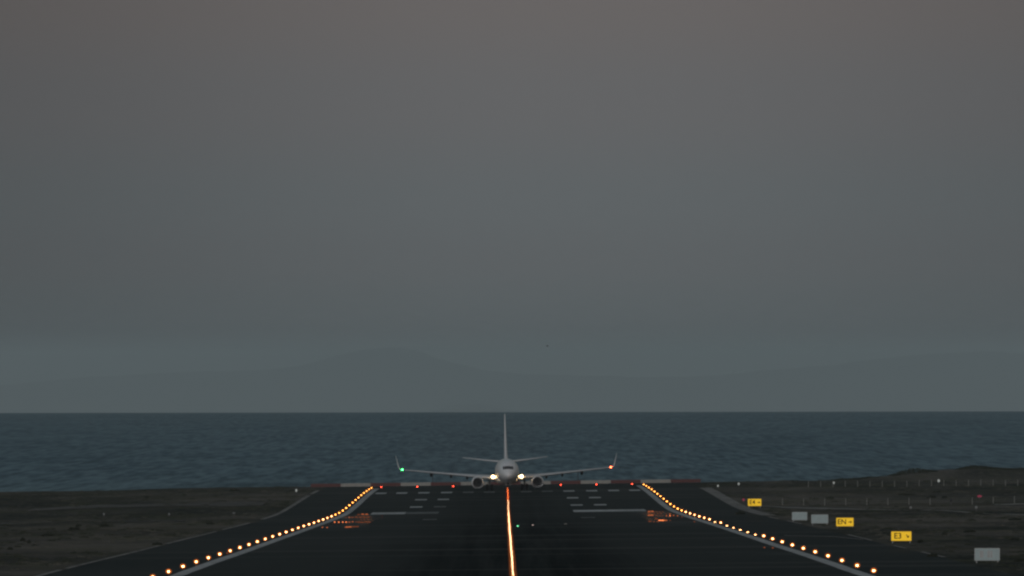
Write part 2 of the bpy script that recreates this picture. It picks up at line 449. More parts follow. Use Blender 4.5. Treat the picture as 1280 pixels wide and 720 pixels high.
def lamp(name, x, d, body, lensme, label, cat, group=None, halo_me=None, sink=0.0, base=None):
    t = thing(name, label, cat, (x, d, (gz(x, d) if base is None else base) + .004 - sink), group)
    link(bpy.data.objects.new('housing', body), t); lo = link(bpy.data.objects.new('lens', lensme), t)
    if name == 'edge_lamp':
        q = random.uniform(.84, 1.12); lo.scale = (q, q, 1)
    if halo_me: link(bpy.data.objects.new('halo', halo_me), t)  # glare shell, not part of the lamp itself
    return t
LOWR = {9, 10, 11, 12, 13, 15}
def edge_z(i, s):                        # the lamps keep their own small differences of height
    y = (LY if s < 0 else RY)[i]; d = D0 + DS*i; px = 640 + (s*23.93 - CX - YAW*d)*F/d
    return max(-.02, min(.25, z_at(px, y, d) - .175 - gz(s*23.93, d)))
for s, side in ((-1, 'left'), (1, 'right')):
    nw = na = 0
    for i in range(-1 if s > 0 else -1, 35):
        d = D0 + DS*i; x = s*23.93
        white = i < 22
        if white:
            nw += 1; lab = f"white elevated edge lamp, {ORD[nw-1]} from the near end of the {side} row" ; grp = f'white edge lamps along the {side} side of the runway'
        else:
            na += 1; lab = f"amber elevated edge lamp, {ORD[na-1]} of the amber ones along the {side} edge" ; grp = f'amber edge lamps along the {side} side of the runway'
        if s > 0 and i in LOWR:
            lamp('edge_lamp', x, d, ME_F, ME_LLW, lab.replace('elevated', 'low flush'), 'runway light', grp, ME_GL)
        else:
            lamp('edge_lamp', x, d, ME_H, ME_LW if white else ME_LA, lab, 'runway light', grp, ME_GA)
REDX = [-22.3, -15.95, -9.6, -3.2, 3.2, 9.4, 15.7, 22.0]
names = ['leftmost red lamp across the far runway end, inside the amber row', 'second red lamp from the left across the far runway end', 'red lamp across the runway end, just left of the left engine',
         'red lamp behind the aeroplane, left of its nose wheel', 'red lamp behind the aeroplane, right of its nose wheel', 'dim red lamp across the runway end, just right of the right engine',
         'second red lamp from the right across the far runway end', 'rightmost red lamp across the far runway end, inside the amber row']
for x, nm in zip(REDX, names):
    if abs(x) < 5: continue      # those two are hidden by the aeroplane
    lamp('end_lamp', x, 3392, ME_H, ME_LR, nm, 'runway light', 'red lamps across the far end of the runway', ME_GR)
def dome(bm): ball(bm, (0,0,.008), .05, (1,1,.55), 12, 8)
ME_CF = mesh_of(lambda b: tube(b, (0,0,-.05), (0,0,.010), .15, .14, 14), M_FIX, 'lamp_housing')
ME_CW = mesh_of(dome, E_CEN, 'lamp_lens'); ME_CR = mesh_of(dome, E_CRED, 'lamp_lens')
d = 1215.0
while d < 3375:
    red = d > 2985
    lamp('centreline_lamp', random.uniform(-.018,.018), d, ME_CF, ME_CR if red else ME_CW,
         'flush red lamp in the far end of the glowing runway centreline' if red else 'flush white lamp in the glowing line down the middle of the runway',
         'runway light', 'red centreline lamps' if red else 'white centreline lamps', ME_GCR if red else ME_GC)
    d += 15.0
E_G2 = mesh_of(lambda b: ball(b, (0,0,.01), .11, (1,1,.7)), emit('green_taxi_glow', (.2, 1, .45), 3.2), 'lamp_lens')
E_W2 = mesh_of(lambda b: ball(b, (0,0,.01), .09, (1,1,.7)), emit('dim_taxi_glow', (1, .75, .68), 1.0), 'lamp_lens')
dg = ground_hit(646.7, 658); lamp('taxiway_lamp', x_at(646.7, dg), dg, ME_CF, E_G2, 'single green flush lamp just right of the runway centreline', 'runway light')
dg = ground_hit(665.5, 656.7); lamp('taxiway_lamp', x_at(665.5, dg), dg, ME_CF, E_W2, 'single dim pinkish flush lamp right of the green one', 'runway light')
dg = ground_hit(706.5, 655.2); lamp('reflector_stud', x_at(706.5, dg), dg, ME_CF, mesh_of(lambda b: ball(b, (0,0,.01), .12, (1.6,1,.6)), M_WHP, 'lens'), 'small pale unlit stud lying on the dark right half of the runway', 'runway stud')

# edge-lamp reflections in the asphalt, added as glowing amber blobs inside the edge rows
E_GLINT = {k: emit('lamp_reflection_glow', (1, .24, .07), v, 'NONE') for k, v in ((0, 2.4), (1, .75), (2, .24))}
def glint_me(k, rx): return mesh_of(lambda b: ball(b, (0,0,.012), .09, (rx*.8,1.6,.8), 12, 8), E_GLINT[k], 'glint_blob')
SM = {(k, r_): glint_me(k, r_) for k in (0, 1, 2) for r_ in (1.2, 3.0)}
glint_pts = [(417.9,653,0,1.2),(423,653,0,1.2),(428,653,0,1.2),(432.2,653,0,1.2),(436.2,653,1,1.2),(440.3,652.5,1,1.2),(444.5,652.7,2,1.2),(448,653,2,3.0),(452,653.2,2,3.0),(457,652.8,2,3.0),(461,652.9,2,3.0),
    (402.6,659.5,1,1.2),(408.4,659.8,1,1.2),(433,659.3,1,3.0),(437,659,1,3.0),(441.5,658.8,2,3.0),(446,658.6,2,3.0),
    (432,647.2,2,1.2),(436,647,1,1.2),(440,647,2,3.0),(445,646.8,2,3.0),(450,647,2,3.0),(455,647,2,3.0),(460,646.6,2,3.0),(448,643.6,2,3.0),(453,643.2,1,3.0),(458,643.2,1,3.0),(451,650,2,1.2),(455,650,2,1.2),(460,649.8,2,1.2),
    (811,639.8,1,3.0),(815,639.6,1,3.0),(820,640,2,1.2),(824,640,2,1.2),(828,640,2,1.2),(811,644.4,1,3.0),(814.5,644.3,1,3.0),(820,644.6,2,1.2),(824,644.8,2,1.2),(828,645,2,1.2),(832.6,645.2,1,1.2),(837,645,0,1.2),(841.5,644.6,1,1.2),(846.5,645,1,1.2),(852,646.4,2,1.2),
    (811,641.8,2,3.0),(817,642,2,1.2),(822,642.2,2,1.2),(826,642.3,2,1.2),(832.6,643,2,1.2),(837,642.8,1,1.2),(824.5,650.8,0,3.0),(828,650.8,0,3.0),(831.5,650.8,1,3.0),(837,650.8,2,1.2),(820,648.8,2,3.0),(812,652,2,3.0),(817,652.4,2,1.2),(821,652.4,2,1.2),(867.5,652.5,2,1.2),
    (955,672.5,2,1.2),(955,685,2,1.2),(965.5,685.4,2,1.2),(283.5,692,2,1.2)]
for px, py, k, r_ in glint_pts:
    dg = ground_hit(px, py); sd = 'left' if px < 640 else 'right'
    t = thing('added_glint', f'small amber glint, an added lamp reflection on the asphalt in the patch just inside the {sd} edge lamps', 'runway light', (x_at(px, dg), dg, gz(x_at(px, dg), dg)+.004), f'added amber reflections inside the {sd} edge lamps')
    link(bpy.data.objects.new('lens', SM[(k, r_)]), t)  # glowing blob for the mirrored lamp, no real lens here

# ------------------------------------------------------------------ striped barrier across the end
bt = thing('striped_barrier', 'long low red and white striped barrier across the far end of the runway', 'barrier', (0, 3432, gz(0, 3432)))
bx = [388 + 37.5*i for i in range(14)]
for i in range(13):
    xa, xb = x_at(bx[i], 3432), x_at(bx[i+1], 3432)
    bm = bmesh.new(); xm = (xa+xb)/2; w = xb-xa-.012
    zb = gz(xm, 3432) - gz(0, 3432)
    tilt = Matrix.Rotation(-math.atan(cf(3432)), 4, 'Y')
    box(bm, (xm, 0, zb + .36), (w, .12, .60), tilt, .02)
    p = obj('panel', bm, M_REDP if i % 2 == 0 else M_WHP, bt); p['label'] = 'red painted panel' if i % 2 == 0 else 'white painted panel'
    bm = bmesh.new()
    for q in (-.38, .38):
        box(bm, (xm + q*w, .12, zb+gz(xm+q*w, 3432)-gz(xm, 3432) + .19), (.08, .10, .38), None, .008)
    obj('support', bm, M_STEEL, bt)

# ------------------------------------------------------------------ the airliner (nose towards the camera; local y runs aft)
PD = 3228.0; PX = .12
plane = thing('airliner', 'white twin-engine passenger jet facing the camera on the runway with landing lights on', 'airliner', (PX, PD, gz(PX, PD+17)))
plane.rotation_euler = (0, -cf(PD), R(.75))
FS = [  # y, rx, rz, zc
    (0.0,.03,.03,2.72),(0.08,.24,.24,2.73),(0.3,.48,.47,2.76),(.7,.76,.75,2.84),(1.2,1.0,1.02,2.93),(1.8,1.24,1.27,3.04),(2.5,1.45,1.52,3.14),
    (3.4,1.64,1.76,3.23),(4.6,1.80,1.94,3.30),(6.2,1.88,2.04,3.33),(9,1.9,2.06,3.34),(14,1.9,2.06,3.34),(20,1.9,2.06,3.34),(25,1.9,2.06,3.34),
    (28,1.78,1.92,3.46),(31,1.48,1.58,3.76),(34,1.05,1.12,4.14),(36.5,.65,.72,4.42),(38,.38,.42,4.58),(38.6,.15,.2,4.62)]
def fus(y):
    for a, b in zip(FS, FS[1:]):
        if a[0] <= y <= b[0]:
            t = (y-a[0])/(b[0]-a[0]); return tuple(a[k]+(b[k]-a[k])*t for k in (1,2,3))
    return FS[-1][1:]
bm = bmesh.new()
ys = []
for a, b in zip(FS, FS[1:]):
    for k in range(3): ys.append(a[0]+(b[0]-a[0])*k/3)
ys.append(FS[-1][0])
rings(bm, [[(fus(y)[0]*math.cos(2*math.pi*k/48), y, fus(y)[2]+fus(y)[1]*math.sin(2*math.pi*k/48)) for k in range(48)] for y in ys])
obj('fuselage', bm, M_HULL, plane, True)
def nose_y(x, z):
    lo, hi = 0.0, 9.0
    for _ in range(40):
        m_ = (lo+hi)/2; rx, rz, zc = fus(m_)
        if (x/rx)**2 + ((z-zc)/rz)**2 > 1: lo = m_
        else: hi = m_
    return hi
for x0, x1 in ((-.80,-.60),(-.56,-.31),(-.27,-.02),(.02,.27),(.31,.56),(.60,.80)):
    bm = bmesh.new(); n = 5; g = []
    for j in range(n):
        row = []
        for k in range(n):
            x = x0+(x1-x0)*k/(n-1); z = 3.74 + .50*j/(n-1) - .10*abs(x)
            row.append(bm.verts.new((x*1.08, nose_y(x*1.08, z)-.02, z+.008)))
        g.append(row)
    for j in range(n-1):
        for k in range(n-1): bm.faces.new((g[j][k], g[j][k+1], g[j+1][k+1], g[j+1][k]))
    obj('cockpit_window', bm, M_GLASS, plane)
# belly fairing
bm = bmesh.new()
rings(bm, [[(rx*math.cos(2*math.pi*k/32), y, 1.95+rz*math.sin(2*math.pi*k/32)) for k in range(32)] for y, rx, rz in
           ((11,.3,.2),(12,1.4,.6),(13.5,2.0,.85),(16,2.15,.95),(20,2.1,.9),(22.5,1.5,.65),(24,.4,.25))])
obj('belly_fairing', bm, M_HULL, plane, True)
def airfoil(x, yle, chord, z, thick, n=12, vertical=False):
    pts = []
    for k in range(n):
        t = k/(n-1); c = (1-math.cos(math.pi*t))/2
        th = thick*(1.4845*math.sqrt(c)-.63*c-1.758*c*c+1.4215*c**3-.5075*c**4)/.5*.5
        pts.append((c, th))
    loop = [(c, th*1.15) for c, th in pts] + [(c, -th*.85) for c, th in reversed(pts[1:-1])]
    return [(x+h*chord, yle+c*chord, z) if vertical else (x, yle+c*chord, z+h*chord) for c, h in loop]
for s in (-1, 1):
    st = ((1.2,12.2,8.6,1.95,.13),(3.0,13.2,7.0,2.22,.12),(5.2,14.5,5.4,2.46,.115),(9,16.4,4.3,2.83,.105),(13,18.4,3.2,3.22,.10),(17.4,20.6,2.0,3.68,.10),(17.9,20.95,1.75,3.76,.10))
    bm = bmesh.new(); rings(bm, [airfoil(s*a,b,c,z,t) for a,b,c,z,t in st])
    w = obj('wing', bm, M_WING, plane, True)
    bm = bmesh.new()
    rs = []
    for x, yle, ch, z, ca in ((17.9,20.95,1.75,3.76,.25),(18.15,21.2,1.65,3.95,.9),(18.3,21.55,1.5,4.3,1.3),(18.5,22.1,1.15,5.1,1.35),(18.72,22.9,.55,6.10,1.35)):
        base = airfoil(0, 0, ch, 0, .11)
        rs.append([(s*(x + (-p[2])*math.sin(ca)), yle+p[1], z + p[2]*math.cos(ca)) for p in base])
    rings(bm, rs); obj('winglet', bm, M_HULL, w, True)
    for fx, sc_ in ((6.7,1.0),(9.4,.95),(12.75,1.15)):
        bm = bmesh.new(); zz = 2.46+(fx-5.2)*.097; yy = 14.5+(fx-5.2)*.52+3.2
        rings(bm, [[(s*fx+r_*math.cos(2*math.pi*k/14), yy+dy, zz-.28*sc_+dz+r_*1.35*math.sin(2*math.pi*k/14)) for k in range(14)] for dy, r_, dz in
                   ((-1.2,.04,.1),(-.7,.16*sc_,0),(.3,.22*sc_,-.05),(1.4,.2*sc_,-.14),(2.3,.05,-.2))])
        obj('flap_fairing', bm, M_DARK, w, True)
    # tailplane
    bm = bmesh.new(); rings(bm, [airfoil(s*a,b,c,z,.09) for a,b,c,z in ((.5,33.0,3.9,4.78),(3.5,35.1,2.7,5.08),(7.2,37.3,1.35,5.55))])
    obj('tailplane', bm, M_HULL, plane, True)
    # engine
    ex, ez, ey = s*5.05, 1.46, 10.4
    def ring(y, r_, fl=0.0): 
        return [(ex+r_*math.cos(2*math.pi*k/36), ey+y, ez+max(r_*math.sin(2*math.pi*k/36), -r_*(1-fl))) for k in range(36)]
    bm = bmesh.new(); rings(bm, [ring(.06,.93,.05),ring(.25,1.0,.06),(ring(.9,1.06,.07)),ring(2.0,1.07,.05),ring(3.2,.98),ring(4.2,.82)], caps=False)
    ng = obj('engine', bm, M_HULL, plane, True)
    bm = bmesh.new(); rings(bm, [ring(.06,.93,.05),ring(0,.88,.05),ring(.02,.84,.05),ring(.15,.79,.05)], caps=False); obj('intake_lip', bm, M_LIP, ng, True)
    bm = bmesh.new(); rings(bm, [ring(.15,.79,.05),ring(.9,.76)], caps=False); obj('intake_duct', bm, M_DARK, ng, True)
    bm = bmesh.new(); tube(bm, (ex,ey+.9,ez), (ex,ey+1.0,ez), .76, .76, 32)
    for k in range(24):
        a = 2*math.pi*k/24
        box(bm, (ex+.5*math.cos(a), ey+.86, ez+.5*math.sin(a)), (.48,.02,.10), Matrix.Rotation(-a,4,'Y') @ Matrix.Rotation(R(35),4,'X'))
    obj('fan', bm, M_DARK, ng)
    bm = bmesh.new(); tube(bm, (ex,ey+.85,ez), (ex,ey+.35,ez), .22, .02, 20); obj('spinner', bm, M_DARK, ng, True)
    bm = bmesh.new(); tube(bm, (ex,ey+4.2,ez), (ex,ey+5.3,ez), .55, .38, 28); obj('exhaust', bm, M_LIP, ng, True)
    bm = bmesh.new(); rings(bm, [[(ex+u*.14, ey+y, z) for u, y, z in ((-1,a,z0),(1,a,z0),(1,a2,z1),(-1,a2,z1))] for a, z0, a2, z1 in ((1.4,ez+.95,2.2,ez+1.0),(4.3,ez+.75,5.2,ez+.98))])
    obj('pylon', bm, M_WING, ng)
    # main gear
    gx = s*2.95
    bm = bmesh.new(); tube(bm, (gx,18.2,.62), (gx,18.0,2.1), .13, .16, 14); box(bm, (gx+s*.28,18.1,1.35), (.05,.7,1.1), None, .01); tube(bm, (gx-.42,18.2,.58),(gx+.42,18.2,.58), .09, .09, 12)
    mg = obj('main_gear', bm, M_DARK, plane)
    for q in (-.42, .42):
        bm = bmesh.new(); rings(bm, [[(gx+q+dx, 18.2+r_*math.cos(2*math.pi*k/28), .58+r_*math.sin(2*math.pi*k/28)) for k in range(28)] for dx, r_ in ((-.19,.30),(-.19,.50),(-.12,.575),(.12,.575),(.19,.50),(.19,.30))])
        obj('wheel', bm, M_TYRE, mg, True)
    # lamps in the wing roots, nav lamps at the tips
    bm = bmesh.new(); ball(bm, (s*2.42,12.55,2.40), .23, (1,.5,1), 16, 12); obj('landing_light', bm, E_LAND, plane, True)
    bm = bmesh.new(); ball(bm, (s*2.0,12.15,2.42), .075, (1.1,.5,.9), 12, 8); obj('runway_turnoff_light', bm, E_LAND, plane, True)
    bm = bmesh.new(); ball(bm, (s*17.65,20.72,3.73), .12, (1,.6,.8), 12, 8); obj('navigation_light', bm, E_GREEN if s < 0 else E_NAVR, w, True)
# fin
bm = bmesh.new()
rings(bm, [airfoil(0,b,c,z,t,vertical=True) for b,c,z,t in ((27.0,10.2,5.0,.075),(29.6,7.4,5.55,.085),(31.2,6.1,6.6,.085),(34.6,3.6,10.6,.085),(36.3,2.4,12.9,.085))])
fin = obj('tail_fin', bm, M_HULL, plane, True)
bm = bmesh.new()
for q in (-.2, .2):
    pass
tube(bm, (0,4.1,.45), (0,4.0,1.75), .08, .10, 12); tube(bm, (-.25,4.1,.36),(.25,4.1,.36), .06, .06, 10); box(bm, (0,3.88,1.05), (.3,.06,.25), None, .02)
ngr = obj('nose_gear', bm, M_DARK, plane)
for q in (-.21, .21):
    bm = bmesh.new(); rings(bm, [[(q+dx, 4.1+r_*math.cos(2*math.pi*k/24), .35+r_*math.sin(2*math.pi*k/24)) for k in range(24)] for dx, r_ in ((-.10,.18),(-.10,.30),(-.06,.345),(.06,.345),(.10,.30),(.10,.18))])
    obj('wheel', bm, M_TYRE, ngr, True)
bm = bmesh.new()
for s in (-1, 1): box(bm, (s*.42,3.8,1.2), (.03,1.9,.55), Matrix.Rotation(R(s*12),4,'Y'), .005)
obj('gear_door', bm, M_HULL, plane)
# small masts seen under the wings, standing past the runway end
for px, lab in ((540.5, 'short dark mast past the runway end, seen under the outer left wing'), (722, 'short dark mast past the runway end, seen under the outer right wing')):
    x = x_at(px, 3452); t = thing('antenna_mast', lab, 'mast', (x, 3452, gz(x, 3452)), 'dark masts past the runway end')
    bm = bmesh.new(); tube(bm, (0,0,0), (0,0,2.1), .07, .06, 10); obj('pole', bm, M_DARK, t)
    bm = bmesh.new(); box(bm, (0,0,2.3), (.8,.3,.42), None, .04); obj('head', bm, M_DARK, t)

# ------------------------------------------------------------------ signs
def text_mesh(s, size, m, parent, name, loc):
    cu = bpy.data.curves.new(name, 'FONT'); cu.body = s; cu.size = size; cu.align_x = 'CENTER'; cu.align_y = 'CENTER'; cu.extrude = .004; cu.offset = .012
    o = bpy.data.objects.new(name, cu); COL.objects.link(o)
    me = bpy.data.meshes.new_from_object(o); bpy.data.objects.remove(o); me.materials.clear(); me.materials.append(m)
    o = bpy.data.objects.new(name, me); link(o, parent); o.location = loc; o.rotation_euler = (R(90), 0, 0)
    return o
def arrow(bm, cx, cz, ln, ang, w=.075, y=-.086):
    M = Matrix.Translation((cx, y, cz)) @ Matrix.Rotation(-ang, 4, 'Y')
    pts = [(-ln/2,-w/2),(ln*.12,-w/2),(ln*.02,-ln*.36),(ln*.18,-ln*.36),(ln/2,0),(ln*.18,ln*.36),(ln*.02,ln*.36),(ln*.12,w/2),(-ln/2,w/2)]
    f = [bm.verts.new(M @ Vector((a,0,b))) for a, b in pts]; r = [bm.verts.new(M @ Vector((a,.008,b))) for a, b in pts]
    bm.faces.new(f); bm.faces.new(list(reversed(r)))
    for i in range(len(pts)): bm.faces.new((f[i], r[i], r[(i+1)%len(pts)], f[(i+1)%len(pts)]))
    bmesh.ops.recalc_face_normals(bm, faces=bm.faces[:])
def sign(px0, px1, py0, py1, base_y, label, face, txt=None, arr=None, cat='sign', group=None):
    pxm = (px0+px1)/2; d = ground_hit(pxm, base_y); x = x_at(pxm, d); W = (px1-px0)*d/F; H = (py1-py0)*d/F
    gz0 = gz(x, d); zc = z_at(pxm, (py0+py1)/2, d) - gz0
    t = thing('taxiway_sign', label, cat, (x, d, gz0), group)
    bm = bmesh.new(); box(bm, (0,0,zc), (W, .16, H), None, .02); obj('cabinet', bm, M_BFRAME if face is M_BACK else M_DARK, t)
    bm = bmesh.new(); box(bm, (0,-.076,zc), (W-.05, .012, H-.05), None, .004); obj('face', bm, face, t)
    for q in (-.42, .42):
        bm = bmesh.new(); h = zc - H/2 + .02 - (gz(x+q*W, d)-gz0) + .1
        box(bm, (q*W, .0, zc-H/2+.02-h/2), (.06,.06,h), None, .006); obj('leg', bm, M_STEEL, t)
    if txt:
        text_mesh(txt, H*.82, M_BLACK, t, 'lettering', (-W*.17, -.088, zc))
        bm = bmesh.new(); arrow(bm, W*.30, zc, H*.42, arr, H*.085); obj('arrow', bm, M_BLACK, t)
    return t
G = 'yellow lit taxiway signs in the right verge'
sign(934.3, 951.3, 623.4, 632.6, 635, 'farthest and smallest yellow taxiway sign, reading E4 with an arrow', E_SIGN, 'E4', 0, group=G)
sign(1044.6, 1066.6, 647, 658, 660.5, 'middle yellow taxiway sign reading EN with an arrow, beside grey sign backs', E_SIGN, 'EN', 0, group=G)
sign(1113.2, 1139, 664, 676.3, 679, 'nearest yellow taxiway sign reading E3 with a slanting arrow', E_SIGN, 'E3', R(-45), group=G)
G2 = 'grey backs of taxiway signs in the right verge'
sign(989.6, 1008.6, 640, 650.2, 652.5, 'grey back of a sign, left one of the pair by the EN sign', M_BACK, group=G2)
sign(1013.6, 1034.8, 643.2, 654.2, 656.5, 'grey back of a sign, right one of the pair next to the EN sign', M_BACK, group=G2)
s3 = sign(1217.6, 1249.2, 685.2, 700.8, 703.8, 'large pale grey sign with dull panels nearest the lower right corner', M_BACK, group=G2)
W3 = 31.6*s3.location.y/F; H3 = 15.6*s3.location.y/F; zc3 = z_at(1233.4, 693, s3.location.y)-s3.location.z
for cx_, w_ in ((-.22, .14), (.06, .10), (.17, .07)):
    bm = bmesh.new(); box(bm, (cx_*W3, -.085, zc3+.02), (w_*W3, .006, H3*.55), None); obj('dull_panel', bm, M_STEEL, s3)

# ------------------------------------------------------------------ fences of short pale posts
def fence(px0, px1, base, hpx, stepx, label, slope=0.0, skip=()):
    t = None; k = 0; px = px0; prev = None
    wire = bmesh.new()
    while px <= px1:
        py = base + slope*(px-px0); d = ground_hit((px0+px1)/2, base + slope*((px1-px0)/2)); x = x_at(px, d); z = gz(x, d)
        if t is None: t = thing('wire_fence', label, 'fence', (x, d, z)); o0 = Vector((x, d, z))
        h = hpx*d/F
        bm = bmesh.new(); p = Vector((x, d, z)) - o0
        if k not in skip:
            tube(bm, p - Vector((0,0,.1)), p + Vector((0,0,h)), .045, .04, 8); obj('post', bm, M_POST, t)
        if prev is not None:
            for f in (.35, .65, .95): tube(wire, prev + Vector((0,0,h*f)), p + Vector((0,0,h*f)), .004, .004, 4, False)
        prev = p; px += stepx; k += 1
    obj('wire', wire, M_STEEL, t)
fence(977.7, 1300, 631.2, 9.0, 26.35, 'nearer fence of short pale posts across the dark ground on the right', 0, {8, 12})
fence(1010, 1300, 607.6, 7.6, 15.4, 'farther fence of thin pale posts below the shore bank', 0)

# small things in the verges
def pip(px, py, hpx, wpx, label, top, name='marker_post', cat='marker post', lenspx=None, hgt=None):
    d = ground_hit(px, py + hpx/2); x = x_at(px, d); t = thing(name, label, cat, (x, d, gz(x, d)))
    h = hpx*d/F; w = wpx*d/F
    bm = bmesh.new(); box(bm, (0,0,h*.3-.03), (w*.45, w*.45, h*.6+.06), None, .02*w); obj('post', bm, M_DARK, t)
    bm = bmesh.new(); ball(bm, (0,0,h*.78), w*.5, (1,.8,.9*h*.44/(w*.5)), 12, 8); obj('head', bm, top, t, True)
pip(897, 608.5, 4, 2, 'small pale lamp post, leftmost beyond the right shoulder', E_DIM)
pip(923, 606, 4, 2.4, 'small pale lamp post above the farthest yellow sign', E_DIM)
pip(1041.7, 604.8, 4, 2.6, 'small pale lamp post on the skyline above the grey sign pair', E_DIM)
pip(1173, 602.4, 5, 3, 'small pale lamp post standing by the farther fence', E_DIM)
pip(929, 626, 4.5, 3, 'dull pink marker light beside the farthest yellow sign', E_PINK)
pip(1224, 621.5, 3.5, 6, 'dull red marker light on the ground at the far right', E_PINK)
pip(1138, 635.8, 4.5, 3, 'dark stubby post with pale head, left one by the dusty track', M_STEEL)
pip(1220, 635.8, 5, 3.4, 'dark stubby post with pale head, right one by the dusty track', M_STEEL)
pip(1188.5, 627, 7, 3, 'short dark post between the two nearer fence runs', M_DARK)
pip(129.5, 644, 4, 2.5, 'small stub post in the bare ground on the left', M_STEEL)
pip(211, 644, 4, 2.5, 'small stub post right of the other in the left ground', M_STEEL)
pip(370, 614.5, 5, 2.2, 'small pale marker post at the left end of the runway barrier', E_DIM)
pip(292, 642, 2.5, 4, 'low pale stub by the verge left of the runway', M_STEEL)
def bush(px, py, wpx, hpx, label, seed):
    d = ground_hit(px, py + hpx*.4); x = x_at(px, d); W = wpx*d/F; H = hpx*d/F*1.0
    t = thing('bush', label, 'bush', (x, d, gz(x, d)), 'low dark bushes')
    rnd = random.Random(seed)
    bm = bmesh.new()
    for k in range(9):
        a = rnd.uniform(-.4, .4)*W; tube(bm, (a*.3, 0, -.05), (a, rnd.uniform(-.3,.3)*W, H*rnd.uniform(.4,.8)), .02, .006, 5)
    obj('branches', bm, M_DARK, t)
    bm = bmesh.new()
    for k in range(900):
        u = rnd.uniform(-1, 1); v = rnd.uniform(-1, 1); r_ = math.sqrt(max(0, 1-u*u))
        c = Vector((u*W/2, v*r_*W/2, (rnd.random()**.8)*H*(r_**.7)*(.75+.25*math.sin(u*7+seed))))
        s_ = rnd.uniform(.04, .09)
        e1 = Vector((rnd.uniform(-1,1), rnd.uniform(-1,1), rnd.uniform(-1,1))).normalized()*s_; e2 = e1.orthogonal().normalized()*s_*.6
        bm.faces.new([bm.verts.new(c-e1), bm.verts.new(c-e2), bm.verts.new(c+e1), bm.verts.new(c+e2)])
    obj('foliage', bm, M_BUSH, t)
BU = [(70,609.5,8,6,'dark bush on the shore skyline at the far left'),(129.5,657,12,4.5,'darkest wide low bush in the middle of the left ground'),
      (92,661,16,4,'long low bush below and left of the darkest one'),(60,669,18,3.5,'long flat bush in the lower left ground'),(98,657,8,3,'small bush just left of the darkest wide one'),
      (28,674.5,6,5,'small round bush near the left picture edge'),(36,677.5,4,4,'smallest round bush beside another near the left edge'),(12,686,7,3.5,'low dark bush at the left edge, nearest the camera'),
      (183,621.5,7,2.5,'small dark bush far off left of the runway'),(262,654,9,4,'dark bush close to the left verge line'),(293,612.5,12,3,'shore bush left of the striped barrier'),
      (196,680,12,3,'dark bush at the verge line lower left'),(925,641,12,5,'dark clump at the right verge below the farthest yellow sign'),
      (1164,621,11,3.5,'dark bush in the right ground left of the stubby dark post'),(1180,621.5,7,3,'small dark bush beside the short dark post'),
      (1134,618,22,3,'wide flat bush behind the nearer fence'),(1172,615,14,2.5,'flat bush farther off on the right ground'),(1150,677,6,4,'small bush just right of the nearest yellow sign'),
      (1165,694,12,5,'dark bush between the nearest yellow sign and shoulder'),(1180,668,8,4,'small bush right of and above the nearest yellow sign'),(1268,674,14,4,'dark bush above the nearest grey sign'),
      (1212,664,14,3.5,'low bush between the nearest yellow sign and the track'),(1274,700,14,6,'dark bush at the right edge beside the nearest grey sign'),
      (1037,622,9,2.5,'small bush behind the nearer fence at its left half'),(1268,649,16,4,'low bush at the right edge just under the track')]
for i, (a, b, c, e, l) in enumerate(BU): bush(a, b, c, e, l, i+3)
# shore scrub on the right bank: uneven skyline
rnd = random.Random(5); bm = bmesh.new()
for k in range(9000):
    x = rnd.uniform(60, 128); d = 3690 + rnd.uniform(-25, 25)
    hh = 1.25*max(0, noise.noise(Vector((x*.16, 2, 0)))+.22)
    if hh <= 0: continue
    c = Vector((x, d, gz(x, d) + rnd.random()*hh)); s_ = rnd.uniform(.08, .2)
    e1 = Vector((rnd.uniform(-1,1), rnd.uniform(-1,1), rnd.uniform(-1,1))).normalized()*s_; e2 = e1.orthogonal().normalized()*s_*.7
    bm.faces.new([bm.verts.new(c-e1), bm.verts.new(c-e2), bm.verts.new(c+e1), bm.verts.new(c+e2)])
kind(obj('shore_scrub', bm, M_BUSH), 'stuff')
# low tufts of scrub and dry grass scattered over both verges (nobody could count them)
def tufts(name, mat, n, seed, hmax, wmax, leaves):
    rnd = random.Random(seed); bm = bmesh.new()
    for _ in range(n):
        sd = rnd.choice((-1, 1)); d = 1250 + 2250*rnd.random()**.7
        x = sd*(34.2 + (rnd.random()**1.4)*(.0268*d - 30 + 6))
        if noise.noise(Vector((x*.09, d*.004, seed))) < -.05: continue
        z = gm(x, d); H = hmax*rnd.uniform(.35, 1); W = wmax*rnd.uniform(.4, 1)
        for k in range(leaves):
            a = rnd.uniform(-W, W); c = Vector((x+a, d+rnd.uniform(-W, W), z)); h = H*(1-(a/W)**2*.7)*rnd.uniform(.5, 1)
            tip = c + Vector((rnd.uniform(-.3,.3)*h, rnd.uniform(-.3,.3)*h, h)); w_ = rnd.uniform(.025, .07)
            bm.faces.new([bm.verts.new(c+Vector((-w_,0,0))), bm.verts.new(c+Vector((w_,0,0))), bm.verts.new(tip)])
    kind(obj(name, bm, mat), 'stuff')
M_DRY = plain('dry_grass', (.105, .105, .09), .9, spec=0, var=.3, scale=.4)
tufts('dark_scrub', M_BUSH, 1500, 3, .30, .9, 34)
tufts('dry_grass', M_DRY, 1500, 9, .20, .8, 20)
# bird
bd = 2600.0; t = thing('bird', 'tiny dark bird gliding in the sky above the aeroplane', 'bird', (x_at(684, bd), bd, z_at(684, 432.5, bd)))
bm = bmesh.new(); ball(bm, (0,0,0), .09, (1,2.6,1), 12, 8)
for s in (-1, 1):
    rs = [[(s*x, y0, z+h), (s*x, y0+.5*c, z+h+th), (s*x, y0+c, z+h), (s*x, y0+.5*c, z+h-th*.5)] for x, y0, c, z, h, th in ((.03,-.08,.2,0,.02,.02),(.14,-.1,.17,0,.06,.015),(.27,-.04,.04,0,.03,.006))]
    rings(bm, rs)
obj('body', bm, M_DARK, t, True)

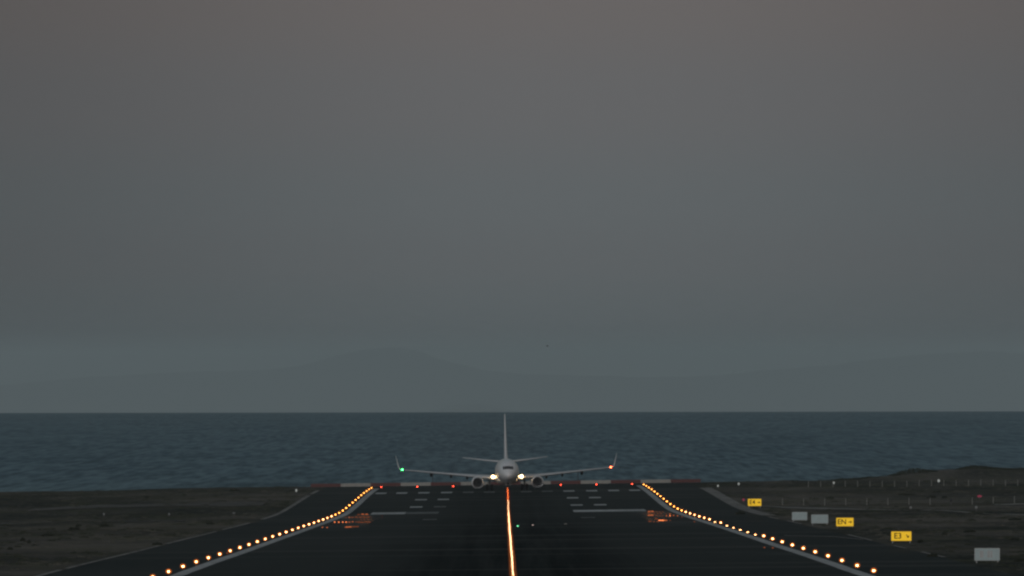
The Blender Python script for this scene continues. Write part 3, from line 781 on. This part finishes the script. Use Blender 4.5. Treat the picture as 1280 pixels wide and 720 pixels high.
# ------------------------------------------------------------------ haze
HAZE = 1.8e-5
if HAZE > 0:
    bm = bmesh.new()
    x0, x1, y0, y1, z0, z1 = -60000, 60000, -900, 208000, -2700, 130
    box(bm, ((x0+x1)/2, (y0+y1)/2, (z0+z1)/2), (x1-x0, y1-y0, z1-z0))
    m, nt, out = mat_new('haze')
    v = N(nt, 'ShaderNodeVolumePrincipled'); v.inputs['Color'].default_value = (.735, .845, .865, 1); v.inputs['Density'].default_value = HAZE
    v.inputs['Anisotropy'].default_value = 0.0
    L(nt, v, 'Volume', out, 'Volume')
    kind(obj('haze', bm, m), 'stuff')

# thin dark exhaust hanging behind the engines
bm = bmesh.new(); ball(bm, (-6, 3345, gz(0, 3345)+7.5), 1.0, (13, 42, 7.3), 32, 20)
m, nt, out = mat_new('exhaust_smoke'); v = N(nt, 'ShaderNodeVolumePrincipled'); v.inputs['Color'].default_value = (.35, .38, .40, 1); v.inputs['Density'].default_value = .0016
L(nt, v, 'Volume', out, 'Volume'); kind(obj('exhaust_smoke', bm, m, smooth=True), 'stuff')

# ------------------------------------------------------------------ sky, afterglow, camera
w = bpy.data.worlds.new('World'); SC.world = w; w.use_nodes = True
nt = w.node_tree; nt.nodes.clear()
out = nt.nodes.new('ShaderNodeOutputWorld'); bg = nt.nodes.new('ShaderNodeBackground'); nt.links.new(bg.outputs[0], out.inputs[0])
tc = nt.nodes.new('ShaderNodeTexCoord'); sp = nt.nodes.new('ShaderNodeSeparateXYZ'); nt.links.new(tc.outputs['Generated'], sp.inputs[0])
cmb = nt.nodes.new('ShaderNodeCombineXYZ'); nt.links.new(sp.outputs['X'], cmb.inputs['X']); nt.links.new(sp.outputs['Y'], cmb.inputs['Y'])
nt.links.new(mnode(nt, 'MAXIMUM', sp.outputs['Z'], .012), cmb.inputs['Z'])
sky = nt.nodes.new('ShaderNodeTexSky'); sky.sky_type = 'NISHITA'; sky.sun_disc = False
SUN_EL = R(1.0); SUN_ROT = R(165)
sky.sun_elevation = SUN_EL; sky.sun_rotation = SUN_ROT; sky.dust_density = 2.0; sky.altitude = 20
nt.links.new(cmb.outputs[0], sky.inputs['Vector'])
ramp = nt.nodes.new('ShaderNodeValToRGB'); ramp.color_ramp.interpolation = 'EASE'
def s2l(c): return tuple(((v/255)/12.92 if v/255 <= .04045 else ((v/255+.055)/1.055)**2.4) for v in c)
els = [(0.0, (84, 94, 96)), (.14, (94, 99, 101)), (.26, (94, 98.5, 100.5)), (.36, (96, 99, 101)), (.51, (97, 101, 103)), (.75, (101, 101, 102)), (1.0, (105, 101, 100))]
# z runs from the horizon dip to 1.1 degrees up
tz = mrange(nt, sp.outputs['Z'], -.0027, .019)
cr = ramp.color_ramp
while len(cr.elements) < len(els): cr.elements.new(.5)
for e, (p, c) in zip(cr.elements, els): e.position = p; e.color = (*s2l(c), 1)
nt.links.new(tz, ramp.inputs[0])
STR = 0.10
# the low band is given at picture brightness, so divide by the background strength
vm = nt.nodes.new('ShaderNodeVectorMath'); vm.operation = 'SCALE'; nt.links.new(ramp.outputs[0], vm.inputs[0])
# lens vignetting painted into the sky: darker to either side than straight ahead
vignette = mnode(nt, 'ADD', mrange(nt, sp.outputs['X'], -.032, .002, -.28, 0, True), mrange(nt, sp.outputs['X'], .006, .034, 0, -.19, True))
nt.links.new(mnode(nt, 'MULTIPLY', mnode(nt, 'ADD', vignette, 1.0), 1/STR), vm.inputs['Scale'])
SKY_K = 2.0
vs = nt.nodes.new('ShaderNodeVectorMath'); vs.operation = 'SCALE'; nt.links.new(sky.outputs[0], vs.inputs[0]); vs.inputs['Scale'].default_value = SKY_K
mixo = mixcol(nt, mrange(nt, sp.outputs['Z'], .03, .35, 0, 1, True), vm.outputs[0], vs.outputs[0])
nt.links.new(mixo, bg.inputs['Color']); bg.inputs['Strength'].default_value = STR

su = bpy.data.lights.new('sun', 'SUN'); su.energy = .88; su.angle = R(30); su.color = (.98, .98, 1)
so = bpy.data.objects.new('sun', su); COL.objects.link(so)
so.rotation_euler = (R(86), 0, R(-12))     # low afterglow from behind the camera

cam = bpy.data.cameras.new('camera'); cam.sensor_width = 36; cam.lens = 36*F/1280; cam.clip_start = 1; cam.clip_end = 200000
co = bpy.data.objects.new('camera', cam); COL.objects.link(co)
cam.clip_end = 400000
co.matrix_world = Matrix.Translation((CX, 0, CZ)) @ Matrix.Rotation(-YAW, 4, 'Z') @ Matrix.Rotation(R(90) + (YE-360)/F, 4, 'X') @ Matrix.Rotation(-ROLL, 4, 'Z')
SC.camera = co
SC.view_settings.view_transform = 'Standard'; SC.view_settings.look = 'None'; SC.view_settings.exposure = 0; SC.view_settings.gamma = 1
SC.cycles.filter_width = 2.4
SC.cycles.use_denoising = True
SC.cycles.max_bounces = 6; SC.cycles.volume_bounces = 3; SC.cycles.transparent_max_bounces = 8
SC.cycles.sample_clamp_indirect = 4
